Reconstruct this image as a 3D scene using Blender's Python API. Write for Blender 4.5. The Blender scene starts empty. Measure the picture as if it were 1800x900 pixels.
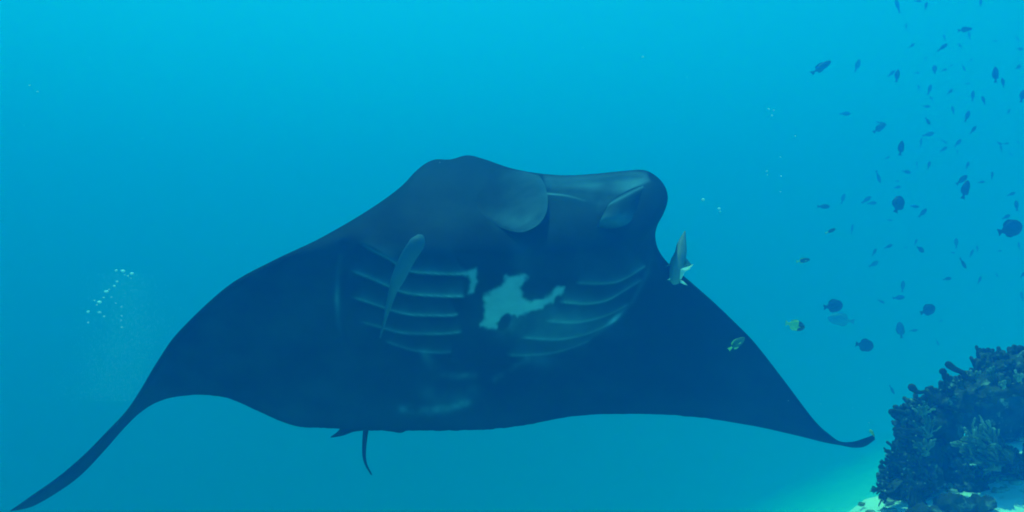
import bpy, math, random
import numpy as np
from mathutils import Vector, Matrix, noise
R = math.radians
S = bpy.context.scene
COL = S.collection
random.seed(7)
RNG = np.random.default_rng(7)

# ------------------------------------------------------------------ camera, sky, sun, exposure
F = 900 / math.tan(R(65) / 2)
cam = bpy.data.cameras.new('camera')
cam_o = bpy.data.objects.new('camera', cam)
COL.objects.link(cam_o)
cam.angle = R(65)
cam.clip_end = 600
cam_o.rotation_euler = (R(90), 0, 0)
S.camera = cam_o

SUN_EL, SUN_AZ, SUN_E, SKY_E, EXPO = 70.7, -26, 3.72, 0.119, 0.906
w = bpy.data.worlds.new('World')
S.world = w
w.use_nodes = True
sky = w.node_tree.nodes.new('ShaderNodeTexSky')
sky.sky_type = 'NISHITA'
sky.sun_disc = False
sky.sun_elevation = R(SUN_EL)
sky.sun_rotation = R(SUN_AZ)
w.node_tree.links.new(sky.outputs[0], w.node_tree.nodes['Background'].inputs[0])
w.node_tree.nodes['Background'].inputs[1].default_value = SKY_E
sl = bpy.data.lights.new('sun', 'SUN')
sl.energy = SUN_E
sl.angle = R(.5)
sl.color = (1, .96, .9)
so = bpy.data.objects.new('sun', sl)
COL.objects.link(so)
sd = Vector((math.sin(R(SUN_AZ)) * math.cos(R(SUN_EL)), math.cos(R(SUN_AZ)) * math.cos(R(SUN_EL)), math.sin(R(SUN_EL))))
so.rotation_euler = sd.to_track_quat('Z', 'Y').to_euler()
S.view_settings.view_transform = 'Standard'
S.view_settings.look = 'None'
S.view_settings.exposure = EXPO
S.cycles.max_bounces = 8
S.cycles.volume_bounces = 3
S.cycles.use_denoising = True
S.cycles.filter_width = 1.9

# ------------------------------------------------------------------ helpers
def at(px, py, Y):
    """The point of the place seen at photo position (px, py) when it stands Y metres away."""
    return Vector(((px - 900) / F * Y, Y, (450 - py) / F * Y))

def obj(name, verts, faces, m=None, parent=None, smooth=True):
    me = bpy.data.meshes.new(name)
    me.from_pydata([tuple(v) for v in verts], [], faces)
    if smooth:
        me.polygons.foreach_set('use_smooth', [True] * len(me.polygons))
    if m: me.materials.append(m)
    me.update()
    o = bpy.data.objects.new(name, me)
    COL.objects.link(o)
    if parent: o.parent = parent
    return o

def tag(o, label=None, cat=None, group=None, kind=None):
    for k, v in (('label', label), ('category', cat), ('group', group), ('kind', kind)):
        if v: o[k] = v
    return o

def empty(name, loc=(0, 0, 0)):
    o = bpy.data.objects.new(name, None)
    o.location = loc
    o.empty_display_size = .05
    COL.objects.link(o)
    return o

def material(name, col, rough=.7, spec=.3, noise_scale=None, col2=None, bump=0, bump_scale=40):
    m = bpy.data.materials.new(name)
    m.use_nodes = True
    nt = m.node_tree
    b = nt.nodes['Principled BSDF']
    b.inputs['Base Color'].default_value = (*col, 1)
    b.inputs['Roughness'].default_value = rough
    b.inputs['Specular IOR Level'].default_value = spec * .25
    tc = nt.nodes.new('ShaderNodeTexCoord')
    if noise_scale:
        n = nt.nodes.new('ShaderNodeTexNoise')
        n.inputs['Scale'].default_value = noise_scale
        n.inputs['Detail'].default_value = 6
        r = nt.nodes.new('ShaderNodeValToRGB')
        r.color_ramp.elements[0].position = .35
        r.color_ramp.elements[1].position = .68
        r.color_ramp.elements[0].color = (*col, 1)
        r.color_ramp.elements[1].color = (*(col2 or col), 1)
        nt.links.new(tc.outputs['Object'], n.inputs['Vector'])
        nt.links.new(n.outputs['Fac'], r.inputs['Fac'])
        nt.links.new(r.outputs['Color'], b.inputs['Base Color'])
    if bump:
        n2 = nt.nodes.new('ShaderNodeTexNoise')
        n2.inputs['Scale'].default_value = bump_scale
        n2.inputs['Detail'].default_value = 5
        bp = nt.nodes.new('ShaderNodeBump')
        bp.inputs['Strength'].default_value = bump
        bp.inputs['Distance'].default_value = .02
        nt.links.new(tc.outputs['Object'], n2.inputs['Vector'])
        nt.links.new(n2.outputs['Fac'], bp.inputs['Height'])
        nt.links.new(bp.outputs['Normal'], b.inputs['Normal'])
    return m

def sstep(a, b, x):
    t = np.clip((np.asarray(x, float) - a) / (b - a), 0, 1)
    return t * t * (3 - 2 * t)

def catmull(P, n):
    """P (k, d) control points -> n samples of a Catmull-Rom curve through them."""
    P = np.asarray(P, float)
    k = len(P)
    u = np.linspace(0, k - 1, n)
    i = np.clip(u.astype(int), 0, k - 2)
    t = (u - i)[:, None]
    p0, p1, p2, p3 = P[np.clip(i - 1, 0, k - 1)], P[i], P[i + 1], P[np.clip(i + 2, 0, k - 1)]
    return .5 * (2 * p1 + (p2 - p0) * t + (2 * p0 - 5 * p1 + 4 * p2 - p3) * t ** 2 + (3 * p1 - p0 - 3 * p2 + p3) * t ** 3)

def tube(pts, radii, seg=8, round_tip=True):
    """Verts and faces of a closed tapering tube."""
    pts = [Vector(p) for p in pts]
    V, Fc = [], []
    if round_tip:
        d = (pts[-1] - pts[-2]).normalized()
        r = radii[-1]
        pts = pts + [pts[-1] + d * r * .6, pts[-1] + d * r * .92]
        radii = list(radii) + [r * .78, r * .35]
    side = None
    for i, (p, r) in enumerate(zip(pts, radii)):
        t = (pts[min(i + 1, len(pts) - 1)] - pts[max(i - 1, 0)]).normalized()
        if side is None:
            side = t.orthogonal().normalized()
        side = (side - t * side.dot(t)).normalized()
        up = t.cross(side)
        for k in range(seg):
            a = 2 * math.pi * k / seg
            V.append(p + side * math.cos(a) * r + up * math.sin(a) * r)
    for i in range(len(pts) - 1):
        for k in range(seg):
            a, b = i * seg + k, i * seg + (k + 1) % seg
            Fc.append((a, b, b + seg, a + seg))
    Fc.append(tuple(range(seg))[::-1])
    Fc.append(tuple(range((len(pts) - 1) * seg, len(pts) * seg)))
    return V, Fc

# ------------------------------------------------------------------ materials
M_ROCK = material('reef_rock', (.022, .026, .022), .9, .2, 9, (.075, .08, .055), .6, 30)
M_CORAL = material('coral_brown', (.04, .045, .03), .85, .2, 30, (.12, .12, .075), .5, 90)
M_CORAL2 = material('coral_olive', (.10, .13, .08), .85, .2, 24, (.32, .36, .22), .5, 90)
M_CORAL3 = material('coral_dark', (.025, .03, .026), .85, .2, 24, (.07, .07, .05), .5, 90)
M_TIP_LIGHT = material('coral_tip_highlight', (.20, .22, .16), .85, .2, 30, (.40, .43, .34), .4, 90)  # lit highlights of the branches, painted on as a paler colour
M_RUBBLE = material('coral_rubble', (.25, .23, .18), .9, .2, 25, (.5, .47, .38), .4, 60)
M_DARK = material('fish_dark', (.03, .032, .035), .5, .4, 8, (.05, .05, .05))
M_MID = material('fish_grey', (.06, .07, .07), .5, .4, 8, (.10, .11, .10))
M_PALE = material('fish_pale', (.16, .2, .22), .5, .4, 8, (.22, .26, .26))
M_FIN = material('fish_fin', (.035, .04, .045), .6, .3)
M_YELLOW = material('fish_yellow', (.62, .66, .12), .5, .4, 3, (.74, .74, .2))
M_SILVER = material('fish_silver', (.75, .75, .7), .35, .5)
M_REMORA2 = material('remora_dark', (.035, .075, .11), .6, .3, 5, (.055, .105, .15))
M_REMORA = material('remora_grey', (.12, .17, .19), .55, .35, 5, (.17, .22, .24))
M_EYE = material('fish_eye', (.01, .01, .01), .2, .5)
M_BUBBLE = material('bubble', (.8, .92, .98), .15, .8)

def pale_patches(m, scale, col, lo, hi):
    """Pale dead or sand-dusted patches over a material."""
    nt = m.node_tree
    b = nt.nodes['Principled BSDF']
    base = b.inputs['Base Color'].links[0].from_socket
    tc = [n for n in nt.nodes if n.type == 'TEX_COORD'][0]
    v = nt.nodes.new('ShaderNodeTexNoise')
    v.inputs['Scale'].default_value = scale
    v.inputs['Detail'].default_value = 8
    v.inputs['Roughness'].default_value = .7
    r = nt.nodes.new('ShaderNodeMapRange')
    r.inputs['From Min'].default_value = lo
    r.inputs['From Max'].default_value = hi
    mx = nt.nodes.new('ShaderNodeMix')
    mx.data_type = 'RGBA'
    mx.inputs['B'].default_value = (*col, 1)
    nt.links.new(tc.outputs['Object'], v.inputs['Vector'])
    nt.links.new(v.outputs['Fac'], r.inputs['Value'])
    nt.links.new(r.outputs['Result'], mx.inputs['Factor'])
    nt.links.new(base, mx.inputs['A'])
    nt.links.new(mx.outputs['Result'], b.inputs['Base Color'])
pale_patches(M_ROCK, 16, (.30, .31, .24), .56, .66)
pale_patches(M_CORAL, 26, (.30, .32, .22), .60, .70)

def sand_material():
    m = material('sand', (.60, .62, .63), .95, .15, 2.2, (.76, .78, .79), .35, 28)
    nt = m.node_tree
    b = nt.nodes['Principled BSDF']
    base = b.inputs['Base Color'].links[0].from_socket
    tc = [n for n in nt.nodes if n.type == 'TEX_COORD'][0]
    v = nt.nodes.new('ShaderNodeTexNoise')
    v.inputs['Scale'].default_value = 17
    v.inputs['Detail'].default_value = 7
    v.inputs['Roughness'].default_value = .7
    r = nt.nodes.new('ShaderNodeValToRGB')
    r.color_ramp.elements[0].position = .36
    r.color_ramp.elements[1].position = .46
    r.color_ramp.elements[0].color = (.45, .45, .42, 1)
    r.color_ramp.elements[1].color = (1, 1, 1, 1)
    mx = nt.nodes.new('ShaderNodeMix')
    mx.data_type = 'RGBA'
    mx.blend_type = 'MULTIPLY'
    mx.inputs['Factor'].default_value = 1
    nt.links.new(tc.outputs['Object'], v.inputs['Vector'])
    nt.links.new(v.outputs['Fac'], r.inputs['Fac'])
    nt.links.new(base, mx.inputs['A'])
    nt.links.new(r.outputs['Color'], mx.inputs['B'])
    nt.links.new(mx.outputs['Result'], b.inputs['Base Color'])
    return m
M_SAND = sand_material()

def skin_material():
    m = bpy.data.materials.new('manta_skin')
    m.use_nodes = True
    nt = m.node_tree
    b = nt.nodes['Principled BSDF']
    b.inputs['Roughness'].default_value = .7
    b.inputs['Specular IOR Level'].default_value = .03
    at_ = nt.nodes.new('ShaderNodeAttribute')
    at_.attribute_name = 'pale'
    tc = nt.nodes.new('ShaderNodeTexCoord')
    n = nt.nodes.new('ShaderNodeTexNoise')
    n.inputs['Scale'].default_value = 14
    n.inputs['Detail'].default_value = 7
    n.inputs['Roughness'].default_value = .65
    mr = nt.nodes.new('ShaderNodeMapRange')
    mr.inputs['From Min'].default_value = .3
    mr.inputs['From Max'].default_value = .7
    mr.inputs['To Min'].default_value = .82
    mr.inputs['To Max'].default_value = 1.12
    mul = nt.nodes.new('ShaderNodeMath')
    mul.operation = 'MULTIPLY'
    mul.use_clamp = True
    mx = nt.nodes.new('ShaderNodeMix')
    mx.data_type = 'RGBA'
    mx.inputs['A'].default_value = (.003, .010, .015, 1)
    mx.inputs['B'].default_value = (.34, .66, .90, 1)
    nt.links.new(tc.outputs['Object'], n.inputs['Vector'])
    nt.links.new(n.outputs['Fac'], mr.inputs['Value'])
    nt.links.new(mr.outputs['Result'], mul.inputs[0])
    nt.links.new(at_.outputs['Fac'], mul.inputs[1])
    nt.links.new(mul.outputs[0], mx.inputs['Factor'])
    nt.links.new(mx.outputs['Result'], b.inputs['Base Color'])
    n2 = nt.nodes.new('ShaderNodeTexNoise')
    n2.inputs['Scale'].default_value = 60
    n2.inputs['Detail'].default_value = 4
    bp = nt.nodes.new('ShaderNodeBump')
    bp.inputs['Strength'].default_value = .12
    bp.inputs['Distance'].default_value = .01
    nt.links.new(tc.outputs['Object'], n2.inputs['Vector'])
    nt.links.new(n2.outputs['Fac'], bp.inputs['Height'])
    nt.links.new(bp.outputs['Normal'], b.inputs['Normal'])
    return m
M_SKIN = skin_material()

# ------------------------------------------------------------------ water (haze box) and sea bed
H_TOP, Z_LOW = 7.33, -16.0
SIG_S = (.0001, .0393, .1714)      # scattering per metre
SIG_A = (.2625, .0493, .0344)        # absorption per metre
dens = max(a + s for a, s in zip(SIG_S, SIG_A)) + .002
hm = bpy.data.materials.new('haze')
hm.use_nodes = True
hn = hm.node_tree
hn.nodes.clear()
ho = hn.nodes.new('ShaderNodeOutputMaterial')
pv = hn.nodes.new('ShaderNodeVolumePrincipled')
pv.inputs['Density'].default_value = dens
pv.inputs['Color'].default_value = (*[s / dens for s in SIG_S], 1)
pv.inputs['Absorption Color'].default_value = (*[max(0, 1 - a / (dens - s)) ** 2 for s, a in zip(SIG_S, SIG_A)], 1)
pv.inputs['Anisotropy'].default_value = 0.458
hn.links.new(pv.outputs[0], ho.inputs['Volume'])
bx = [(x, y, z) for x in (-62, 62) for y in (-10, 72) for z in (Z_LOW - 1, H_TOP)]
tag(obj('haze', bx, [(0, 1, 3, 2), (4, 6, 7, 5), (0, 4, 5, 1), (2, 3, 7, 6), (0, 2, 6, 4), (1, 5, 7, 3)], hm, smooth=False),
    'blue-green sea water filling the whole scene', None, None, 'stuff')

def smt(t):
    t = max(0, min(1, t))
    return t * t * (3 - 2 * t)

def bed(x, y):
    """Height of the sea bed: a sand bank at the right, a lower slope behind it, falling away to the left."""
    near = -.756 + .05 * (x - 1.45) + .03 * (y - 2.42)
    e = (y - 2.42) - .95 * (x - 1.01)
    e += .10 * noise.noise((x * 2.1, y * 2.1, 3)) + .05 * noise.noise((x * 6, y * 6, 8))
    far = (-2.36 - .42 * (.86 * y - 7) + .45 * min(.86 * x - 2.75, 14)) / .86
    far += .10 * noise.noise((x * .5, y * .5, 1)) + .03 * noise.noise((x * 1.7, y * 1.7, 5))
    t = smt((e + .08) / .8)
    z = near * (1 - t) + min(far, near - .15) * t
    z += .012 * noise.noise((x * 7, y * 7, 2)) + .006 * noise.noise((x * 19, y * 19, 4))
    return max(z, Z_LOW)

N = 260
gv, gf = [], []
for i in range(N + 1):
    for j in range(N + 1):
        a, b = i / N * 2 - 1, j / N
        gv.append((58 * a * abs(a) ** 1.1 + 2 * (1 - abs(a)), -8 + 78 * b ** 1.9 + 0, 0))
gv = [(x, y, bed(x, y)) for x, y, _ in gv]
for i in range(N):
    for j in range(N):
        k = i * (N + 1) + j
        gf.append((k, k + N + 1, k + N + 2, k + 1))
tag(obj('sea_bed', gv, gf, M_SAND), 'pale sand sea bed sloping away into blue water', None, None, 'structure')

# ------------------------------------------------------------------ manta ray
PAIRS = np.array([
    (17, 898, 19, 899), (60, 868, 60, 889), (105, 836, 117, 855), (150, 797, 152, 826), (193, 753, 189, 786), (222, 722, 219, 752),
    (247, 685, 251, 722), (280, 630, 290, 702), (317, 580, 345, 694), (400, 503, 400, 700), (480, 458, 450, 721), (560, 420, 490, 739),
    (640, 374, 525, 750), (700, 332, 560, 752), (735, 297, 585, 753), (762, 281, 600, 754), (792, 280, 612, 755), (822, 273, 625, 756),
    (852, 280, 640, 757), (900, 296, 665, 757), (950, 305, 690, 757), (1000, 308, 715, 757), (1050, 305, 745, 757), (1100, 300, 775, 757),
    (1132, 299, 800, 757), (1154, 310, 820, 756), (1169, 328, 838, 756), (1174, 350, 858, 755), (1167, 374, 878, 753), (1155, 398, 905, 750),
    (1152, 417, 930, 746), (1158, 440, 960, 740), (1176, 464, 1000, 733), (1210, 492, 1060, 728), (1250, 527, 1130, 728), (1290, 565, 1200, 731),
    (1327, 603, 1260, 738), (1377, 667, 1340, 752), (1430, 737, 1410, 768), (1460, 765, 1450, 778), (1478, 776, 1478, 783), (1500, 776, 1500, 787),
    (1520, 770, 1520, 785), (1537, 764, 1538, 773)], float)
THICK0 = np.interp(np.arange(44), [0, 3, 6, 9, 12, 14, 17, 22, 27, 30, 32, 34, 37, 40, 43],
                  [.006, .02, .03, .05, .10, .16, .20, .20, .18, .13, .09, .06, .035, .010, .006])
NS, NV = 640, 230
THICK = np.convolve(np.pad(THICK0, 3, 'edge'), [.04, .12, .2, .28, .2, .12, .04], 'valid')
sec = catmull(np.column_stack([PAIRS, THICK]), NS)
vv = (1 - np.cos(np.linspace(0, math.pi, NV))) / 2 * .35 + np.linspace(0, 1, NV) * .65
sec[:, 3] += np.array([.9 * noise.noise((q * .11, 3, 0)) + .7 * noise.noise((q * .31, 9, 0)) for q in range(NS)]) * sstep(4, 9, np.linspace(0, 43, NS)) * sstep(0, 4, 39 - np.linspace(0, 43, NS))
PX = sec[:, 0:1] * (1 - vv) + sec[:, 2:3] * vv
PY = sec[:, 1:2] * (1 - vv) + sec[:, 3:4] * vv
TH = sec[:, 4:5]
prof = (2.969 * np.sqrt(vv) - 1.26 * vv - 3.516 * vv ** 2 + 2.843 * vv ** 3 - 1.036 * vv ** 4)
prof = np.clip(prof / prof.max(), 0, 1)[None, :]

MD = .67
def manta_depth(px, py):
    u = (px - 900) / 900
    head = np.clip((455 - py) / 180, 0, 1.2)
    return MD * (3.50 + .60 * u + .72 * (py - 520) / 400 - .50 * u * u + 1.0 * head ** 2)
Y0 = manta_depth(PX, PY)

def poly_dist(P, X, Y):
    """Distance to a polyline, sign (+ above), and 0..1 position along it."""
    P = np.asarray(P, float)
    best = np.full(X.shape, 1e9)
    sg = np.zeros(X.shape)
    al = np.zeros(X.shape)
    L = np.r_[0, np.cumsum(np.hypot(*np.diff(P, axis=0).T))]
    for (a, b, l0, l1) in zip(P[:-1], P[1:], L[:-1], L[1:]):
        d = b - a
        t = np.clip(((X - a[0]) * d[0] + (Y - a[1]) * d[1]) / (d @ d), 0, 1)
        qx, qy = a[0] + t * d[0], a[1] + t * d[1]
        dd = np.hypot(X - qx, Y - qy)
        m = dd < best
        best[m] = dd[m]
        sg[m] = np.sign(qy - Y)[m]
        al[m] = ((l0 + t * (l1 - l0)) / L[-1])[m]
    return best, sg, al

def inside(P, X, Y):
    P = np.asarray(P, float)
    r = np.zeros(X.shape, bool)
    for (x0, y0), (x1, y1) in zip(P, np.roll(P, -1, 0)):
        if y0 == y1: continue
        c = ((y0 > Y) != (y1 > Y)) & (X < (x1 - x0) * (Y - y0) / (y1 - y0) + x0)
        r ^= c
    return r

def poly_mask(P, X, Y, soft):
    d, _, _ = poly_dist(np.vstack([P, P[:1]]), X, Y)
    return sstep(-soft, soft, np.where(inside(P, X, Y), d, -d))

_lat = RNG.random((256, 256))
def vnoise(X, Y, s):
    x, y = np.asarray(X) / s + 40, np.asarray(Y) / s + 40
    i, j = np.floor(x).astype(int), np.floor(y).astype(int)
    fx, fy = x - i, y - j
    fx, fy = fx * fx * (3 - 2 * fx), fy * fy * (3 - 2 * fy)
    g = lambda a, b: _lat[a % 256, b % 256]
    return (g(i, j) * (1 - fx) + g(i + 1, j) * fx) * (1 - fy) + (g(i, j + 1) * (1 - fx) + g(i + 1, j + 1) * fx) * fy
def fnoise(X, Y, s):
    return (vnoise(X, Y, s) + .5 * vnoise(X, Y, s / 2.1) + .25 * vnoise(X, Y, s / 4.3)) / 1.75

SLITS = [  # gill slits: points, strength at start, strength at end
    ([(626, 424), (655, 441), (684, 456), (717, 476), (764, 481), (811, 482), (824, 474)], .35, 1.0),
    ([(610, 473), (651, 489), (682, 503), (706, 513), (733, 518), (783, 521), (820, 521)], .55, 1.0),
    ([(612, 520), (655, 534), (690, 546), (721, 553), (768, 555), (800, 554), (808, 549)], .4, .9),
    ([(628, 564), (667, 575), (706, 585), (745, 587), (783, 587), (815, 583)], .35, .6),
    ([(674, 599), (706, 610), (733, 617), (768, 620), (796, 619)], .3, .35),
    ([(1009, 497), (1040, 499), (1079, 497), (1106, 486), (1137, 466)], .4, .6),
    ([(980, 530), (1009, 533), (1036, 534), (1067, 528), (1094, 513), (1131, 490)], 1.0, .25),
    ([(956, 564), (997, 567), (1028, 565), (1071, 553), (1106, 534)], .8, .25),
    ([(912, 593), (970, 597), (1009, 593), (1048, 581), (1087, 560)], .6, .35),
    ([(888, 624), (923, 625), (970, 621), (1009, 610), (1040, 597)], .45, .15)]
PATCH = [(892, 484), (910, 480), (927, 484), (917, 501), (921, 521), (933, 530), (962, 521), (982, 505), (995, 503), (993, 515), (974, 526),
         (954, 544), (923, 550), (908, 559), (902, 552), (888, 556), (875, 567), (871, 579), (846, 575), (849, 555), (851, 521), (873, 509)]
PATCH2 = [(810, 481), (826, 473), (838, 470), (836, 484), (840, 493), (833, 513), (822, 516), (826, 495), (822, 485)]
CREASE_L = [(604, 430), (595, 470), (592, 523), (594, 560), (600, 595)]
CREASE_R = [(1148, 440), (1139, 478), (1112, 530), (1088, 554), (1055, 582), (1010, 612)]
MOUTH = [(955, 303), (1000, 306), (1050, 303), (1105, 299), (1136, 302), (1142, 318), (1110, 332), (1085, 346), (1066, 361), (1050, 362), (1022, 352), (990, 344), (960, 341)]

def skin_relief(X, Y):
    """Metres the belly skin stands out towards the swimmer in front of it (negative: sunk in)."""
    h = np.zeros(X.shape)
    for P, s0, s1 in SLITS:
        C = catmull(P, 24)
        d, sg, al = poly_dist(C, X, Y)
        endf = sstep(0, .12, al) * sstep(0, .08, 1 - al)
        side = sstep(-3.5, 3.5, sg * d)
        h += endf * (.020 * side * np.exp(-d / 19) - .020 * (1 - side) * np.exp(-d / 9))
    e = ((X - 862) / 275) ** 2 + ((Y - 492) / 150) ** 2
    h += .14 * np.clip(1 - e, 0, 1) ** 1.1 * sstep(310, 530, Y)
    h += -.012 * np.exp(-(poly_dist(CREASE_L, X, Y)[0] / 10) ** 2) - .012 * np.exp(-(poly_dist(CREASE_R, X, Y)[0] / 10) ** 2)
    h -= .08 * poly_mask(MOUTH, X, Y, 13)
    lip = poly_dist([(955, 347), (990, 350), (1022, 359), (1052, 371), (1075, 380)], X, Y)[0]
    h += .006 * np.exp(-(lip / 14) ** 2)
    h += .006 * (fnoise(X, Y, 60) - .5)
    return h

def fin_pale(X, Y):
    """Pale streaky inner skin of the head fin left of the mouth, running back over the cheek."""
    X, Y = np.asarray(X, float), np.asarray(Y, float)
    st = .55 + .9 * fnoise(X * .6 + Y * .8, (Y - X) * .25, 9)
    c = .080 * sstep(845, 945, X + .25 * (Y - 360) + 60 * (fnoise(X, Y, 34) - .5)) * st
    d, _, al = poly_dist([(925, 388), (880, 384), (840, 372), (790, 374)], X, Y)
    c = c + .060 * np.exp(-(d / 15) ** 2) * (1 - al) ** .8 * st
    return c

def skin_pale(X, Y):
    c = np.zeros(X.shape)
    for P, s0, s1 in SLITS:
        C = catmull(P, 24)
        d, sg, al = poly_dist(C, X, Y)
        st = (s0 + (s1 - s0) * al) * sstep(0, .1, al) * sstep(0, .05, 1 - al)
        g = np.where(sg > 0, .40 * np.exp(-d / 2.0) + .15 * np.exp(-d / 13) * (.4 + 1.1 * fnoise(X, Y, 40)), .42 * np.exp(-(d / 1.5) ** 2))  # pale slit rim, plus fold shading painted as a glow above it
        c = np.maximum(c, st * g * (.75 + .5 * fnoise(X, Y, 22)))
    rag = lambda s: np.clip(.1 + 1.8 * (fnoise(X, Y, s) - .2), 0, 1.4)
    nx, ny = 14 * (fnoise(X + 500, Y, 13) - .5), 14 * (fnoise(X, Y + 700, 13) - .5)
    c = np.maximum(c, .10 * np.exp(-(((X - 895) / 26) ** 2 + ((Y - 570) / 22) ** 2)) * rag(16))
    c = np.maximum(c, .48 * poly_mask(PATCH, X + nx, Y + ny, 4.5))
    c = np.maximum(c, .38 * poly_mask(PATCH2, X + nx * .5, Y + ny * .5, 4))
    ov = (((X - 887) * .5 - (Y - 566) * .87) / 17) ** 2 + (((X - 887) * .87 + (Y - 566) * .5) / 9) ** 2
    c *= sstep(.7, 1.3, ov)
    c += .05 * np.exp(-((X - 915) / 22) ** 2 - ((Y - 450) / 45) ** 2)
    c += .11 * np.exp(-((X - 985) / 75) ** 2 - ((Y - 565) / 40) ** 2) * (.4 + 1.2 * fnoise(X, Y, 30))
    for P, wd, st in (([(709, 717), (735, 722), (760, 722), (790, 717), (822, 709)], 8, .24), ([(780, 659), (805, 662), (834, 660)], 6, .15),
                      ([(925, 632), (898, 650), (869, 668)], 6, .15), ([(745, 622), (756, 640), (765, 655)], 9, .11),
                      ([(735, 690), (780, 700), (830, 688)], 16, .06)):
        c += st * np.exp(-(poly_dist(P, X, Y)[0] / wd) ** 2) * rag(26)
    c += fin_pale(X, Y) * (1 - sstep(900, 935, X)) * (1 - sstep(392, 415, Y))
    c += .08 * np.exp(-((X - 950) / 24) ** 2 - ((Y - 633) / 14) ** 2)
    dl, _, al = poly_dist(CREASE_L, X, Y)
    c += (.05 + .14 * np.exp(-((al - .57) / .12) ** 2)) * np.exp(-(dl / 4) ** 2) * sstep(0, .2, al) * sstep(0, .2, 1 - al)
    dr, _, al = poly_dist(CREASE_R, X, Y)
    c += (.06 + .40 * np.exp(-((al - .62) / .06) ** 2)) * np.exp(-(dr / 4) ** 2) * sstep(0, .2, al) * sstep(0, .2, 1 - al)
    m = poly_mask(MOUTH, X, Y, 4)
    c = np.maximum(c, m * (.20 - .18 * sstep(318, 336, Y - .13 * np.clip(X - 1010, 0, 200)) + .07 * (fnoise(X, Y, 26) - .5) - .12 * np.exp(-((X - 1068) / 16) ** 2 - ((Y - 326) / 9) ** 2)))  # pale mouth lining; shade deepening towards the lip is painted in
    d, _, al = poly_dist(catmull([(960, 340), (990, 343), (1010, 347), (1028, 353)], 16), X, Y)
    c = np.maximum(c, .45 * np.exp(-(d / 1.2) ** 2) * (1 - .8 * al))
    c += .050 * (fnoise(X, Y, 110) - .42) + .026 * (fnoise(X, Y, 34) - .45) + .022 * (fnoise(X * .35 + Y * .2, Y * 1.1 - X * .25, 22) - .45)
    c += .020 * sstep(660, 745, Y)  # lighter towards the trailing edge: rounded shading put into the colour
    c += .05 * np.clip(fnoise(X + 300, Y + 90, 9) - .80, 0, 1) * 4 * np.exp(-(((X - 880) / 260) ** 2 + ((Y - 560) / 150) ** 2))
    return np.clip(c, 0, 1)

rel = skin_relief(PX, PY)
edge = np.minimum(sstep(0, .05, vv), sstep(0, .06, 1 - vv))[None, :]
mid = sstep(8, 13, np.linspace(0, 43, NS)) * sstep(0, 5, 36 - np.linspace(0, 43, NS))
YV = Y0 - prof * TH * .9 - rel * edge * mid[:, None]
YD = Y0 + prof * TH * 1.1 + .02 * edge + .17 * edge * np.exp(-((PX - 1050) / 90) ** 2 - ((PY - 330) / 40) ** 2)
pale_v = skin_pale(PX, PY) * edge ** .3

def world(px, py, Y):
    return np.stack([(px - 900) / F * Y, Y, (450 - py) / F * Y], -1)
WV, WD = world(PX, PY, YV), world(PX, PY, YD)
V = WV.reshape(-1, 3)
pale = list(pale_v.reshape(-1))
idd = np.full((NS, NV), -1)
idd[:, 0] = np.arange(NS) * NV
idd[:, -1] = np.arange(NS) * NV + NV - 1
idd[0, :] = np.arange(NV)
idd[-1, :] = (NS - 1) * NV + np.arange(NV)
free = idd < 0
idd[free] = NS * NV + np.arange(free.sum())
V = np.vstack([V, WD[free]])
pale = np.array(pale + [0] * int(free.sum()), np.float32)
g = np.arange(NS * NV).reshape(NS, NV)
fv = np.stack([g[:-1, :-1], g[:-1, 1:], g[1:, 1:], g[1:, :-1]], -1).reshape(-1, 4)
fd = np.stack([idd[:-1, :-1], idd[1:, :-1], idd[1:, 1:], idd[:-1, 1:]], -1).reshape(-1, 4)
ROOT = at(760, 560, 3.9)
manta = tag(empty('manta_ray', ROOT), 'huge black manta ray with pale belly patch and gill slits gliding towards the viewer', 'manta ray')

def np_obj(name, V, faces, m, parent, pale=None):
    me = bpy.data.meshes.new(name)
    me.from_pydata((np.asarray(V) - np.array(ROOT)).tolist(), [], [tuple(f) for f in np.asarray(faces).tolist()] if not isinstance(faces, list) else faces)
    me.polygons.foreach_set('use_smooth', [True] * len(me.polygons))
    me.materials.append(m)
    a = me.attributes.new('pale', 'FLOAT', 'POINT')
    a.data.foreach_set('value', np.asarray(pale if pale is not None else np.zeros(len(V)), np.float32))
    me.update()
    o = bpy.data.objects.new(name, me)
    COL.objects.link(o)
    o.parent = parent
    return o
np_obj('body', V, np.vstack([fv, fd]), M_SKIN, manta, pale)

def belly(px, py):
    k = ((PX - px) ** 2 + (PY - py) ** 2).argmin()
    return YV.reshape(-1)[k]

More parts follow.
